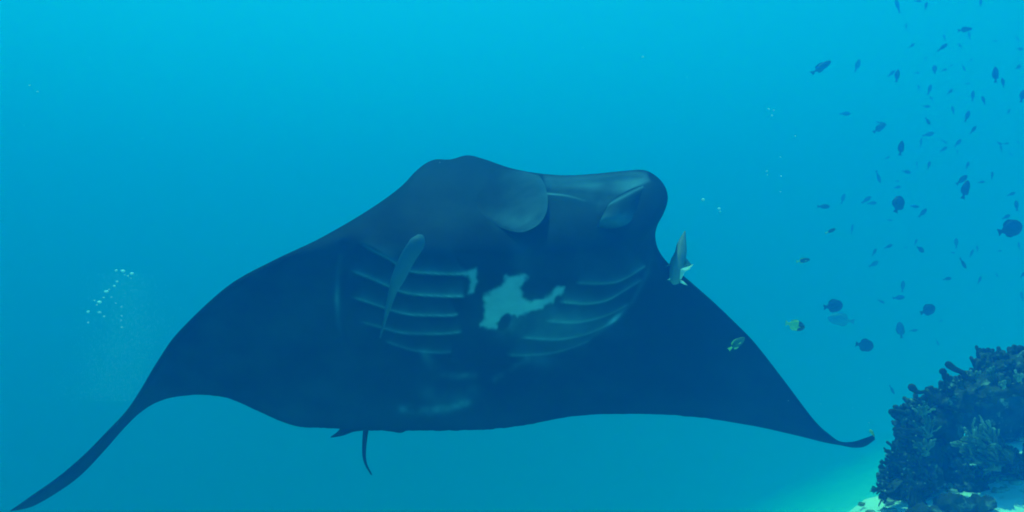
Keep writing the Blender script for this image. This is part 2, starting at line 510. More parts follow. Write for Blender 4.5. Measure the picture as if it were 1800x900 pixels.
def lobe(outline, centre, lift, palef, thick, label):
    """A cephalic fin: a curved fleshy paddle; lift(angle point) says how far its rim stands off the head."""
    O = catmull(np.vstack([outline, outline[:1]]), 97)[:-1]
    n, rings = 96, 18
    Vf, Vb, pl = [], [], []
    for r in range(rings + 1):
        q = (r / rings) ** .8
        for k in range(n):
            x, y = centre[0] + (O[k, 0] - centre[0]) * q, centre[1] + (O[k, 1] - centre[1]) * q
            b = belly(x, y)
            rim = 1 - q ** 6
            L = lift(x, y)
            Vf.append((x, y, b - L + thick * .3 * (1 - rim ** .5)))
            Vb.append((x, y, b - L + thick * (.3 + .7 * rim ** .5)))
            pl.append(palef(x, y))
    A = np.array(Vf); B = np.array(Vb)
    # smooth depth over rings so that the paddle does not copy the creases under it
    for arr in (A, B):
        D = arr[:, 2].reshape(rings + 1, n)
        for _ in range(12):
            D[1:-1] = (D[:-2] + 2 * D[1:-1] + D[2:] + np.roll(D[1:-1], 1, 1) + np.roll(D[1:-1], -1, 1)) / 6
            D[0] = D[1].mean()
            D[-1] = (D[-1] * 2 + np.roll(D[-1], 1) + np.roll(D[-1], -1)) / 4
        arr[:, 2] = D.reshape(-1)
    W = np.vstack([world(A[:, 0], A[:, 1], A[:, 2]), world(B[:, 0], B[:, 1], B[:, 2])])
    fs = []
    off = (rings + 1) * n
    for r in range(rings):
        for k in range(n):
            a, b = r * n + k, r * n + (k + 1) % n
            fs.append((a, b, b + n, a + n))
            fs.append((off + a, off + a + n, off + b + n, off + b))
    for k in range(n):
        a, b = rings * n + k, rings * n + (k + 1) % n
        fs.append((a, b, off + b, off + a))
    o = np_obj('cephalic_fin', W, fs, M_SKIN, manta, np.r_[pl, pl])
    o['label'] = label
    return o

def n1(x, y, s):
    return float(fnoise(np.array([x]), np.array([y]), s)[0])

lobe(np.array([(948, 309), (958, 326), (963, 350), (960, 374), (946, 395), (918, 408), (892, 404), (868, 394), (846, 382), (818, 368), (795, 354), (805, 336), (830, 318), (870, 300), (915, 301)], float),
     (890, 352), lambda x, y: -.004 + .08 * float(np.clip((x + .35 * (y - 350) - 785) / 180, 0, 1)) ** 2.3,
     lambda x, y: float(fin_pale(np.array([x]), np.array([y]))[0]) + .03 * math.exp(-((math.hypot(x - 905, y - 352) - 56) / 5) ** 2) * float(sstep(905, 935, x)),  # last term paints a highlight along the free rim
     .05, 'broad head fin with painted rim highlight beside the mouth')
lobe(np.array([(1139, 323), (1110, 332), (1085, 346), (1068, 361), (1056, 384), (1049, 404), (1066, 414), (1092, 413), (1115, 405), (1132, 380), (1146, 350), (1148, 330)], float),
     (1098, 374), lambda x, y: -.018 + .08 * (1 - float(sstep(1078, 1135, x + .35 * (y - 370)))) * (1 - float(sstep(380, 412, y))),
     lambda x, y: float(np.clip((.14 * math.exp(-((y - 388) / 14) ** 2) + .03) * (1 - sstep(1105, 1130, x - .2 * (y - 390))) * (1 - sstep(396, 412, y)) * (.7 + .6 * n1(x, y, 16))
                        + .20 * math.exp(-((((x - 1068) * .46 + (y - 361) * .89) + 1) / 2.2) ** 2) * float(y < 366), 0, 1)),
     .04, 'rolled pale-streaked head fin seen on its edge')

TB = float(manta_depth(645., 750.)) + .03
tp = [at(x, y, TB + d) for x, y, d in ((645, 742, -.02), (643, 756, .02), (641, 775, .10), (640, 795, .17), (641, 808, .22), (645, 820, .27), (653, 834, .32))]
tv, tf = tube(catmull([tuple(p) for p in tp], 26), list(np.linspace(.0105, .0025, 26)), 10)
np_obj('tail', tv, tf, M_SKIN, manta)
def plate_fin(name, outline, Y, thick, parent, m=M_SKIN):
    O = catmull(np.vstack([outline, outline[:1]]), 41)[:-1]
    c = O.mean(0)
    Vs = []
    for q, th in ((0, 1), (.6, .8), (1, .12)):
        for sgn in (1, -1):
            for p in O:
                x, y = c + (p - c) * q
                Vs.append(world(x, y, Y - sgn * thick * th))
    n = len(O)
    fs = []
    for r in (0, 1):
        for sgn in (0, 1):
            o1, o2 = (r * 2 + sgn) * n, ((r + 1) * 2 + sgn) * n
            for k in range(n):
                q = (o1 + k, o1 + (k + 1) % n, o2 + (k + 1) % n, o2 + k)
                fs.append(q if not sgn else q[::-1])
    for k in range(n):
        fs.append((4 * n + k, 4 * n + (k + 1) % n, 5 * n + (k + 1) % n, 5 * n + k))
    return np_obj(name, np.array(Vs), fs, m, parent)
plate_fin('pelvic_fin', np.array([(640, 745), (606, 748), (592, 760), (581, 769), (602, 766), (622, 759), (640, 756)], float), TB + .01, .012, manta)
plate_fin('pelvic_fin', np.array([(660, 745), (672, 756), (690, 759), (704, 761), (714, 757), (722, 752), (700, 742)], float), TB + .05, .012, manta)

# ------------------------------------------------------------------ fishes
def fish_mesh(name, depth, width, tail, fork, mats, rings=13, seg=10, back=.0, tail_mat=None):
    """A fish of length 1 along +X (nose at .5), back up +Z: one closed lofted skin that runs out into the tail fin."""
    xs = [.5, .475, .42, .33, .22, .1, -.02, -.14, -.24, -.31, -.35, -.41, -.5][:rings]
    hs = [.0, .28, .55, .8, .96, 1., .93, .74, .5, .3, .22, None, None]
    Vs, Fs = [], []
    for i, x in enumerate(xs):
        if i >= 11:
            hz = tail * (.62 if i == 11 else 1.0)
            wy = .012 if i == 11 else .004
        else:
            hz, wy = depth * hs[i] / 2, width * hs[i] ** .8 / 2 if hs[i] else 0
        if i == 0: hz, wy = .012, .01
        for k in range(seg):
            a = 2 * math.pi * k / seg
            z = math.sin(a) * hz
            xx = x - (fork * (abs(z) / max(tail, .01)) ** 1.3 if i == 12 else 0) + (fork * .5 if i == 12 else 0)
            Vs.append((xx, math.cos(a) * wy, z + (back * depth * (1 if z > 0 else .6) * math.exp(-((x + .02) / .22) ** 2) * np.sign(z) if abs(z) > .4 * hz else 0)))
    for i in range(len(xs) - 1):
        for k in range(seg):
            a, b = i * seg + k, i * seg + (k + 1) % seg
            Fs.append((a, a + seg, b + seg, b))
    Fs.append(tuple(range(seg)))
    Fs.append(tuple(range((len(xs) - 1) * seg, len(xs) * seg))[::-1])
    me = bpy.data.meshes.new(name)
    me.from_pydata(Vs, [], Fs)
    for m in mats: me.materials.append(m)
    me.polygons.foreach_set('use_smooth', [True] * len(me.polygons))
    if len(mats) > 1:
        for p in me.polygons:
            c = sum((me.vertices[v].co.x for v in p.vertices)) / len(p.vertices)
            zz = sum((me.vertices[v].co.z for v in p.vertices)) / len(p.vertices)
            if tail_mat == 'belly':
                p.material_index = 1 if zz < -.1 * depth else 0
            else:
                p.material_index = 1 if c < (tail_mat or -.3) else 0
    me.update()
    return me

def plate(name, pts, th=.006, m=M_FIN):
    """A thin fin in the fish's XZ plane."""
    n = len(pts)
    c = Vector((sum(p[0] for p in pts) / n, 0, sum(p[1] for p in pts) / n))
    Vs = [(p[0], 0, p[1]) for p in pts] + [(c.x, th, c.z), (c.x, -th, c.z)]
    Fs = []
    for k in range(n):
        a, b = k, (k + 1) % n
        Fs += [(a, b, n), (b, a, n + 1)]
    me = bpy.data.meshes.new(name)
    me.from_pydata(Vs, [], Fs)
    me.materials.append(m)
    me.update()
    return me

def ball(name, c, r, m, seg=8, rings=6):
    Vs, Fs = [], []
    for i in range(rings + 1):
        a = math.pi * i / rings
        for k in range(seg):
            b = 2 * math.pi * k / seg
            Vs.append((c[0] + r * math.sin(a) * math.cos(b), c[1] + r * math.sin(a) * math.sin(b), c[2] + r * math.cos(a)))
    for i in range(rings):
        for k in range(seg):
            a, b = i * seg + k, i * seg + (k + 1) % seg
            Fs.append((a, a + seg, b + seg, b))
    me = bpy.data.meshes.new(name)
    me.from_pydata(Vs, [], Fs)
    me.materials.append(m)
    me.polygons.foreach_set('use_smooth', [True] * len(me.polygons))
    me.update()
    return me

KINDS = {
    'slim': (.26, .13, .10, .10), 'mid': (.36, .16, .13, .10), 'deep': (.62, .2, .15, .05), 'oval': (.5, .2, .12, .03)}
MATS = {'d': M_DARK, 'm': M_MID, 'p': M_PALE}
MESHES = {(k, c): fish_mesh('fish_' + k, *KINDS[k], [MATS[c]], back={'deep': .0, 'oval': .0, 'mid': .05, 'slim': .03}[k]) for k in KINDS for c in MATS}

def orient(heading, yaw, roll=0):
    """Rotation of a fish: heading in degrees seen from the front of the scene (0 right, 90 up), yaw out of that plane."""
    h, f = R(heading), R(yaw)
    x = Vector((math.cos(h) * math.cos(f), math.sin(f), math.sin(h) * math.cos(f)))
    up = Vector((-math.sin(h), 0, math.cos(h)))
    if up.z < 0: up = -up
    up = (up - x * up.dot(x)).normalized()
    up = Matrix.Rotation(R(roll), 3, x) @ up
    y = up.cross(x)
    return Matrix((x, y, up)).transposed()

def put_fish(name, px, py, Y, lpx, heading, yaw, me, roll=0):
    o = bpy.data.objects.new(name, me)
    COL.objects.link(o)
    o.location = at(px, py, Y)
    L = lpx * Y / F / max(.45, math.cos(R(yaw)))
    o.rotation_mode = 'QUATERNION'
    o.rotation_quaternion = orient(heading, yaw, roll).to_quaternion()
    o.scale = (L, L, L)
    return o

def fins(o, kind, m=M_FIN, pale=False):
    """Fins and eyes of the fishes near enough to show them: parts of the fish."""
    dp = KINDS[kind][0] if kind in KINDS else kind
    h = dp / 2
    parts = [plate('dorsal_fin', [(.27, h * .70), (.16, h * .90 + .025), (0, h * .96 + .055), (-.15, h * .74 + .075), (-.255, h * .42 + .085), (-.245, h * .36), (.05, h * .85)], .008, m),
             plate('anal_fin', [(.04, -h * .92), (-.06, -h * .90 - .04), (-.17, -h * .66 - .07), (-.255, -h * .42 - .075), (-.245, -h * .36)], .008, m),
             plate('pectoral_fin', [(.2, -h * .1), (.06, -h * .05), (.02, -h * .3), (.1, -h * .35)], .006, m)]
    for me in parts:
        c = bpy.data.objects.new(me.name.split('.')[0], me)
        COL.objects.link(c)
        c.parent = o
        if me.name.startswith('pectoral'):
            c.location = (0, -.11, 0)
            c.rotation_euler = (0, 0, R(-18))
    for s in (-1, 1):
        c = bpy.data.objects.new('eye', ball('eye', (.385, s * .062, h * .22), .024, M_EYE))
        COL.objects.link(c)
        c.parent = o

# the ones that stand out, each with words of its own: (name, x, y, distance, length, heading, yaw, kind, tone, category, label, short name)
BIG = [
    ('reef_fish', 1444, 118, 5.6, 44, 33, 12, 'slim', 'm', 'fish', 'fork-tailed blue-grey fish alone at the upper left of the shoal', 'the fork-tailed fish'),
    ('surgeonfish', 1579, 359, 4.7, 33, 62, 20, 'deep', 'd', 'fish', 'dark round-bodied fish tilted nose up in the middle of the shoal', 'the tilted dark round fish'),
    ('surgeonfish', 1776, 402, 3.9, 48, 16, 8, 'deep', 'd', 'fish', 'largest dark round fish, at the right edge above the reef', 'the largest round fish'),
    ('surgeonfish', 1465, 538, 4.3, 36, 6, 10, 'deep', 'd', 'fish', 'dark round fish swimming level right above the pale blue fish', 'the dark fish over the pale one'),
    ('surgeonfish', 1478, 562, 6.6, 42, 172, 15, 'oval', 'p', 'fish', 'pale blue fish facing left under a dark round fish', 'the pale blue fish'),
    ('surgeonfish', 1520, 607, 4.2, 35, -9, 12, 'deep', 'd', 'fish', 'lowest dark round fish, nose slightly down, left of the reef top', 'the lowest round fish'),
    ('surgeonfish', 1631, 545, 4.6, 31, 20, 12, 'deep', 'd', 'fish', 'dark oval fish rising right, above the top of the reef', 'the dark oval fish'),
    ('damselfish', 1697, 333, 4.8, 36, 66, 15, 'mid', 'd', 'fish', 'large dark slender fish pointing steeply up at the centre right', 'the large steep fish'),
    ('damselfish', 1584, 260, 5.4, 27, 76, 12, 'mid', 'd', 'fish', 'dark fish standing almost upright, above the tilted round fish', 'the upright dark fish'),
    ('damselfish', 1750, 131, 5.6, 29, 84, 10, 'mid', 'd', 'fish', 'dark upright fish in the top right of the shoal', 'the upright fish at top right'),
    ('damselfish', 1583, 580, 5.8, 28, 90, 15, 'oval', 'm', 'fish', 'grey oval fish pointing straight up, between two dark round fish', 'the straight-up oval fish'),
    ('damselfish', 1693, 463, 5.4, 23, 128, 14, 'slim', 'd', 'fish', 'dark slim fish with its tail up and nose down below the large steep fish', 'the nose-down slim fish'),
    ('damselfish', 1697, 52, 6.0, 28, 10, 10, 'slim', 'm', 'fish', 'slim grey fish swimming level right near the top right corner', 'the level slim fish at top'),
    ('damselfish', 1577, 133, 6.2, 24, 76, 15, 'mid', 'm', 'fish', 'grey upright fish crossing in front of a fainter one at the upper middle', 'the crossing upright fish'),
    ('damselfish', 1546, 225, 6.0, 28, 34, 10, 'mid', 'm', 'fish', 'grey fish overlapping a second fish to form a star shape', 'the star-shaped pair'),
    ('damselfish', 1448, 363, 5.6, 23, 0, 8, 'mid', 'm', 'fish', 'lone grey fish swimming level at the left edge of the shoal', 'the lone level fish'),
]
LAND = []
for (nm, x, y, Y, L, hd, yw, kd, tn, ct, lb, short) in BIG:
    if short == 'the nose-down slim fish': hd = -52
    o = put_fish(nm, x, y, Y * 1.22, L, hd, yw, MESHES[(kd, tn)])
    tag(o, lb, ct, 'reef fish of the shoal')
    if L > 26: fins(o, kd, M_PALE if tn == 'p' else M_FIN)
    LAND.append((x, y, short))

def special_fish(name, x, y, Y, L, hd, yw, me, label, kind, finm, roll=0, cat='fish', group=None):
    o = put_fish(name, x, y, Y, L, hd, yw, me, roll)
    tag(o, label, cat, group)
    fins(o, kind, finm)
    return o
me = fish_mesh('yellow_fish', .46, .18, .13, .05, [M_MID, M_YELLOW], back=.05, tail_mat=.16)
special_fish('damselfish', 1398, 572, 3.6, 38, -14, 15, me, 'yellow-green fish with a dark head right of the manta wing', .46, M_YELLOW)
me = fish_mesh('wrasse', .36, .16, .10, .05, [material('wrasse_green', (.05, .10, .06), .5, .3, 4, (.12, .17, .09)), M_YELLOW], back=.05, tail_mat=-.3)
special_fish('wrasse', 1295, 604, float(manta_depth(1295., 604.)) - .22, 36, 34, 12, me, 'small green fish with pale outline in front of the dark right wing', .36, M_YELLOW)
me = fish_mesh('small_yellow_fish', .4, .16, .12, .05, [M_YELLOW], back=.05)
tag(put_fish('wrasse', 1533, 761, float(manta_depth(1533., 761.)) - .03, 13, 118, 15, me), 'tiny yellow fish at the curled tip of the right wing', 'fish')
me = fish_mesh('yellowtail', .3, .14, .11, .09, [M_MID, M_YELLOW], back=.04, tail_mat=-.2)
special_fish('damselfish', 1412, 458, 4.6, 26, 10, 10, me, 'slim fish with a yellow tail swimming level, leftmost of the lower shoal', .3, M_YELLOW)
LAND.append((1412, 458, 'the yellow-tailed fish'))
tag(put_fish('damselfish', 1460, 406, 5.0, 21, 24, 10, me), 'small yellow-tailed fish rising right, above the leftmost yellow-tailed one', 'fish')

# the rest of the shoal: x, y, length, heading, kind, distance
SMALL = [
    (1578, 10, 26, 100, 's', 7.5), (1614, 2, 13, 8, 'm', 7), (1628, 10, 15, 72, 'm', 7.2), (1724, 4, 15, 88, 'm', 8), (1593, 46, 11, 80, 'm', 9.5),
    (1704, 62, 13, 95, 'm', 9.5), (1660, 66, 13, 100, 's', 9.5), (1603, 80, 13, 40, 'm', 8), (1657, 83, 25, 35, 's', 6.4), (1688, 81, 11, 115, 'm', 10),
    (1749, 72, 12, 10, 's', 10), (1793, 86, 15, 4, 'm', 8), (1788, 67, 12, -50, 's', 11), (1507, 115, 25, 66, 'm', 8.2), (1567, 129, 17, 42, 'm', 8.4),
    (1612, 128, 10, 0, 'm', 8.6), (1643, 122, 17, 86, 'o', 7.6), (1660, 123, 12, 20, 'm', 8.4), (1672, 115, 7, 30, 'm', 9), (1707, 105, 8, 50, 'm', 10),
    (1694, 119, 15, -56, 's', 9), (1763, 145, 18, 86, 'm', 6.2), (1790, 118, 14, 30, 'o', 8), (1634, 157, 20, 66, 'm', 7.4), (1615, 153, 9, 90, 'm', 9),
    (1637, 173, 9, 110, 'm', 10.5), (1670, 161, 14, 40, 'm', 7.2), (1701, 147, 10, 15, 's', 9), (1710, 168, 19, 82, 'm', 7.6), (1729, 176, 16, 95, 'm', 6.4),
    (1797, 169, 25, 66, 'm', 5.2), (1629, 187, 14, 2, 'm', 8.2), (1675, 193, 15, 92, 'm', 7.6), (1773, 196, 13, 50, 'm', 8.6), (1700, 204, 22, 64, 'm', 6.4),
    (1627, 102, 9, 40, 'm', 11), (1486, 200, 21, 3, 'm', 7.8), (1550, 217, 22, -12, 's', 7.6), (1631, 213, 15, -50, 'm', 6.2), (1711, 228, 17, 50, 'm', 6.2),
    (1632, 236, 23, 14, 'm', 7.2), (1619, 250, 17, 80, 's', 8.8), (1660, 249, 13, -28, 's', 9.6), (1659, 262, 17, 30, 'm', 8), (1684, 251, 18, 46, 'm', 7.4),
    (1683, 267, 8, 85, 'm', 11), (1757, 252, 12, -20, 'm', 7.4), (1769, 252, 11, 12, 'm', 7.6), (1760, 261, 13, 95, 'm', 8.4), (1789, 249, 9, -30, 's', 10),
    (1777, 271, 9, -40, 's', 11), (1560, 277, 11, 26, 'm', 9), (1633, 290, 15, 68, 'm', 7.4), (1612, 289, 11, 95, 's', 11), (1594, 302, 17, -10, 'm', 7),
    (1701, 290, 15, 60, 'm', 7.2), (1544, 311, 23, -64, 's', 7.6), (1577, 318, 8, 10, 'm', 10), (1578, 329, 14, 12, 'm', 8), (1744, 308, 15, 70, 'm', 6.8),
    (1691, 316, 27, 36, 'm', 5.4), (1725, 320, 13, 6, 'm', 7.2), (1482, 349, 19, 70, 'm', 8.6), (1523, 351, 21, 34, 'm', 7), (1533, 357, 18, 6, 'm', 7.2),
    (1608, 363, 16, -5, 'm', 6.2), (1622, 374, 21, 44, 'm', 6.2), (1778, 341, 16, 20, 'm', 6.4), (1787, 361, 19, 86, 'm', 6), (1769, 381, 17, 24, 'm', 6.4),
    (1564, 387, 11, -5, 'm', 10), (1498, 402, 18, 74, 's', 9), (1610, 425, 12, 60, 'm', 8), (1562, 433, 16, 24, 'm', 6.4), (1537, 443, 15, 56, 'm', 6.6),
    (1618, 438, 18, -28, 'o', 5.6), (1592, 435, 7, 20, 'm', 11), (1681, 427, 18, 82, 'm', 7), (1675, 444, 9, -5, 'm', 8.4), (1708, 445, 16, 58, 'm', 7.6),
    (1718, 437, 12, 82, 'm', 9), (1757, 441, 9, 10, 'm', 8.4), (1791, 432, 14, 92, 'm', 9), (1536, 464, 21, 25, 'm', 7.2), (1665, 490, 17, 10, 'm', 6.2),
    (1722, 492, 16, 54, 'm', 6.6), (1752, 483, 11, -50, 's', 10), (1798, 483, 14, 40, 'm', 6), (1587, 503, 20, 80, 'm', 6.6), (1580, 523, 23, 5, 'm', 6.4),
    (1549, 530, 14, -24, 'm', 7.8), (1796, 520, 16, 95, 'm', 8.4), (1606, 581, 18, 2, 's', 7.2), (1654, 564, 9, 20, 'm', 11), (1648, 602, 15, -54, 's', 10),
    (1568, 685, 19, -58, 's', 6)]
KN = {'s': 'slim', 'm': 'mid', 'o': 'oval'}
NTH = ['topmost', 'second', 'third', 'fourth', 'fifth', 'sixth', 'seventh', 'eighth', 'ninth', 'tenth', 'eleventh', 'twelfth', 'thirteenth', 'fourteenth', 'fifteenth', 'sixteenth',
       'seventeenth', 'eighteenth', 'nineteenth', 'twentieth', 'twenty-first', 'twenty-second', 'twenty-third', 'lowest']
ORD = ['nearest', 'second', 'third', 'fourth', 'fifth', 'sixth', 'seventh', 'eighth', 'ninth', 'tenth']
def sector(dx, dy):
    a = math.degrees(math.atan2(-dy, dx)) % 360
    return ['right of', 'up and right of', 'above', 'up and left of', 'left of', 'down and left of', 'below', 'down and right of'][int((a + 22.5) // 45) % 8]
slots = {}
for i, (x, y, L, hd, kd, Y) in enumerate(SMALL):
    lx, ly, ls = min(LAND, key=lambda q: (q[0] - x) ** 2 + (q[1] - y) ** 2)
    slots.setdefault((ls, sector(x - lx, y - ly)), []).append((math.hypot(x - lx, y - ly), i))
WORDS = {}
for (ls, sc), lst in slots.items():
    for r, (_, i) in enumerate(sorted(lst)):
        WORDS[i] = ('' if len(lst) == 1 else ORD[r] + ' ') + sc + ' ' + ls
for i, (x, y, L, hd, kd, Y) in enumerate(SMALL):
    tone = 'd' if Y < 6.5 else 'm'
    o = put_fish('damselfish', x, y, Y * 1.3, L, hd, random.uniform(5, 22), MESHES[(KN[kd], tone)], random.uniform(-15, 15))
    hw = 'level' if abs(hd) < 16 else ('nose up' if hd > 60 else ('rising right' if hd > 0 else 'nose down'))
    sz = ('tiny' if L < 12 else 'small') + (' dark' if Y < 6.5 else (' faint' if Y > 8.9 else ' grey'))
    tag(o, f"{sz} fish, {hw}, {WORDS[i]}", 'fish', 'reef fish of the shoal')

# remoras
def remora(name, pts, Y, radii, flat, label, m):
    """A long sucker fish lofted along pts (photo positions) at distances Y."""
    C = catmull([tuple(at(p[0], p[1], d)) for p, d in zip(pts, Y)], 30)
    rr = np.interp(np.linspace(0, 1, 30), np.linspace(0, 1, len(radii)), radii)
    Vt, Ft = tube(C, list(rr), 12)
    c0 = Vector(C[10])
    # slightly flattened towards the viewer's line of sight
    Vt = [v.lerp(Vector((v.x, C[min(i // 12, 29)][1], v.z)), flat) for i, v in enumerate(Vt)]
    e = empty(name, c0)
    tag(e, label, 'remora')
    o = obj('body', [v - c0 for v in Vt], Ft, m, e)
    return e, c0
by = [belly(742, 415) - .10, belly(725, 445) - .11, belly(700, 490) - .10, belly(688, 530) - .09, belly(676, 570) - .09, belly(668, 593) - .09]
rp = [(739, 418), (732, 430), (716, 455), (700, 489), (691, 511), (683, 538), (677, 560), (668, 594)]
ry = np.interp(np.linspace(0, 1, 8), np.linspace(0, 1, 6), by)
e, c0 = remora('remora', rp, ry, [.009, .0195, .0185, .0165, .0105, .0075, .005, .002], .3, 'long pale grey remora lying along the black belly of the manta', M_REMORA2)
RE = [(1189, 499), (1187, 491), (1188, 477), (1190, 462), (1196, 448), (1198, 433), (1201, 419), (1204, 407)]
RB = float(manta_depth(1185., 470.)) - .06
RY = [RB, RB, RB + .01, RB + .03, RB + .05, RB + .07, RB + .09, RB + .11]
e, c0 = remora('remora', RE, RY, [.009, .0165, .0195, .0205, .0185, .0155, .0085, .002], .2, 'grey remora with bright silver belly fins beside the right wing', M_REMORA)
def remora_fin(name, pts, Y, th, m):
    n = len(pts)
    cx, cy = sum(p[0] for p in pts) / n, sum(p[1] for p in pts) / n
    ys = Y if isinstance(Y, (list, tuple)) else [Y] * n
    Vs = [at(p[0], p[1], q) - c0 for p, q in zip(pts, ys)]
    my = sum(ys) / n
    Vs += [at(cx, cy, my - th) - c0, at(cx, cy, my + th) - c0]
    Fs = []
    for k in range(n):
        a, b = k, (k + 1) % n
        Fs += [(a, b, n), (b, a, n + 1)]
    return obj(name, Vs, Fs, m, e, smooth=False)
remora_fin('pectoral_fin', [(1186, 455), (1178, 462), (1170, 468), (1176, 468), (1186, 464)], RB + .02, .006, M_REMORA)
remora_fin('pectoral_fin', [(1203, 450), (1210, 458), (1216, 466), (1208, 470), (1200, 470)], RB + .07, .006, M_PALE)
remora_fin('pelvic_fin', [(1196, 473), (1204, 470), (1212, 468), (1219, 464), (1213, 473), (1203, 478), (1198, 490), (1195, 492)], RB + -.03, .008, M_SILVER)
remora_fin('pelvic_fin', [(1196, 492), (1201, 494), (1209, 502), (1202, 500), (1196, 497)], RB + -.05, .006, M_SILVER)
remora_fin('pelvic_fin', [(1178, 489), (1174, 491), (1172, 492), (1178, 492)], RB + -.05, .004, M_SILVER)

# ------------------------------------------------------------------ bubbles
BUB = ball('bubble', (0, 0, 0), 1, M_BUBBLE, 10, 8)
def bubble(px, py, Y, rpx, sx, label, group):
    o = bpy.data.objects.new('bubble', BUB)
    COL.objects.link(o)
    o.location = at(px, py, Y)
    r = rpx * Y / F
    o.scale = (r * sx, r * sx, r)
    o.rotation_euler = (0, R(random.uniform(-12, 12)), 0)
    tag(o, label, 'bubble', group)
CL = [(204, 475.5, 1.8), (216, 476.5, 2.4), (232, 481, 2), (225, 485, 1.4), (219, 483, 1), (206, 495, 1.3), (201, 503, 1.7), (187, 512.5, 2), (192, 509, 1), (182, 523, 1.1), (166, 528, 1.1),
      (175, 531, 2.1), (170, 536, .9), (155, 548, 2), (175, 549, 1.6), (183, 556, 1.1), (155, 567, 1.3), (204, 533, .9), (214, 539, .8), (214, 555, .9), (213, 563, .7), (214, 575, 1.1), (196, 522, .8), (230, 489, .9)]
for q, (x, y, r) in enumerate(sorted(CL, key=lambda t: t[1])):
    bubble(x, y, 2.3, r * 1.05, random.uniform(1.2, 1.9), ('large bright ' if r > 1.6 else ('small bright ' if r > 1 else 'tiny faint ')) + 'bubble, ' + NTH[q] + (' from the top' if 0 < q < 23 else '') + ' of the slanting cluster left of the manta', 'bubble cluster left of the manta')
bubble(1236, 351, 3, 2.4, 1.3, 'bright bubble alone right of the manta head', 'stray bubbles')
bubble(1264, 367, 3, 2.2, 1.3, 'upper bubble of a close pair right of the manta head', 'stray bubbles')
bubble(1265.5, 371.5, 3, 1.6, 1.3, 'lower bubble of a close pair right of the manta head', 'stray bubbles')
for k, (x, y, r) in enumerate([(1352, 192, 1), (1360, 194, .9), (1357, 203, 1.3), (1350, 191, .7)]):
    bubble(x, y, 3.4, r * 1.2, 1.3, ('second', 'rightmost', 'lowest', 'leftmost')[k] + ' tiny bubble of the loose knot below left of the fork-tailed fish', 'stray bubbles')
for x, y, r, wd in [(1348, 301, 1.2, 'upper of two tiny bubbles'), (1349, 307, 1, 'lower of two tiny bubbles'), (1398, 239, 1, 'highest lone tiny bubble'), (1373, 310, .9, 'third tiny bubble of the short column'),
                    (1372, 276, .8, 'top tiny bubble of the short column'), (1372, 337, .8, 'bottom tiny bubble of the short column')]:
    bubble(x, y, 3.4, r * 1.2, 1.3, wd + ' drifting in open water left of the shoal', 'stray bubbles')
for x, y, r in [(1130, 100, 1.2), (66, 161, 1.2), (52, 150, .9)]:
    bubble(x, y, 3.4, r * 1.2, 1.6, 'tiny bubble alone high above the manta head' if x > 1000 else ('right-hand' if x > 60 else 'left-hand') + ' tiny bubble of two near the upper left corner', 'stray bubbles')
# a faint curtain of fine bubbles under the cluster
mv, mf = [], []
for k in range(15000):
    t = random.random()
    x = random.gauss(215 + 12 * math.sin(t * 5), 30 + 18 * t)
    y = 480 + 225 * t ** .9
    p = at(x, y, 4.6 + random.gauss(0, .25))
    r = random.uniform(.0004, .0012)
    b = len(mv)
    mv += [p + Vector(d) * r for d in ((1, 0, 0), (-1, 0, 0), (0, 1, 0), (0, -1, 0), (0, 0, 1), (0, 0, -1))]
    mf += [tuple(b + i for i in f) for f in ((0, 2, 4), (2, 1, 4), (1, 3, 4), (3, 0, 4), (2, 0, 5), (1, 2, 5), (3, 1, 5), (0, 3, 5))]
tag(obj('fine_bubbles', mv, mf, M_BUBBLE), 'faint cloud of fine bubbles left of the manta wing', None, None, 'stuff')

# drifting specks in the water
mv, mf = [], []
for k in range(420):
    Y = random.uniform(2.4, 5.5)
    p = at(random.uniform(-60, 1860), random.uniform(-40, 940), Y)
    r = random.uniform(.0004, .0012)
    b = len(mv)
    mv += [p + Vector(d) * r for d in ((1, 0, 0), (-1, 0, 0), (0, 1, 0), (0, -1, 0), (0, 0, 1), (0, 0, -1))]
    mf += [tuple(b + i for i in f) for f in ((0, 2, 4), (2, 1, 4), (1, 3, 4), (3, 0, 4), (2, 0, 5), (1, 2, 5), (3, 1, 5), (0, 3, 5))]
tag(obj('plankton_specks', mv, mf, M_BUBBLE), 'fine pale specks drifting in the water', None, None, 'stuff')

# ------------------------------------------------------------------ reef
def blob(c, r, rot=0, tilt=0, sub=5, amp=.25, fr=5.5, seed=0):
    """Verts and faces of a lumpy rock round c with radii r, its skin broken up by noise."""
    Vs, Fs = [], []
    nu, nv = 2 ** sub, 2 ** (sub - 1)
    M = Matrix.Rotation(R(rot), 3, 'Y') @ Matrix.Rotation(R(tilt), 3, 'X')
    for i in range(nv + 1):
        a = math.pi * i / nv
        for k in range(nu):
            b = 2 * math.pi * k / nu
            d = Vector((math.sin(a) * math.cos(b), math.sin(a) * math.sin(b), math.cos(a)))
            p = Vector((d.x * r[0], d.y * r[1], d.z * r[2]))
            q = p * fr + Vector((seed * 7.1, seed * 3.3, seed))
            n = noise.fractal(q, .9, 2.1, 4) * amp + (noise.cell(q * 1.3) - .5) * amp * .15
            p = p + d * n * min(r) * 1.1
            Vs.append(M @ p + c)
    for i in range(nv):
        for k in range(nu):
            a, b = i * nu + k, i * nu + (k + 1) % nu
            Fs.append((a, a + nu, b + nu, b))
    return Vs, Fs
def join(parts):
    V, Fc = [], []
    for v, f in parts:
        b = len(V)
        V += list(v)
        Fc += [tuple(i + b for i in q) for q in f]
    return V, Fc
RS = .70                                # how near the reef stands
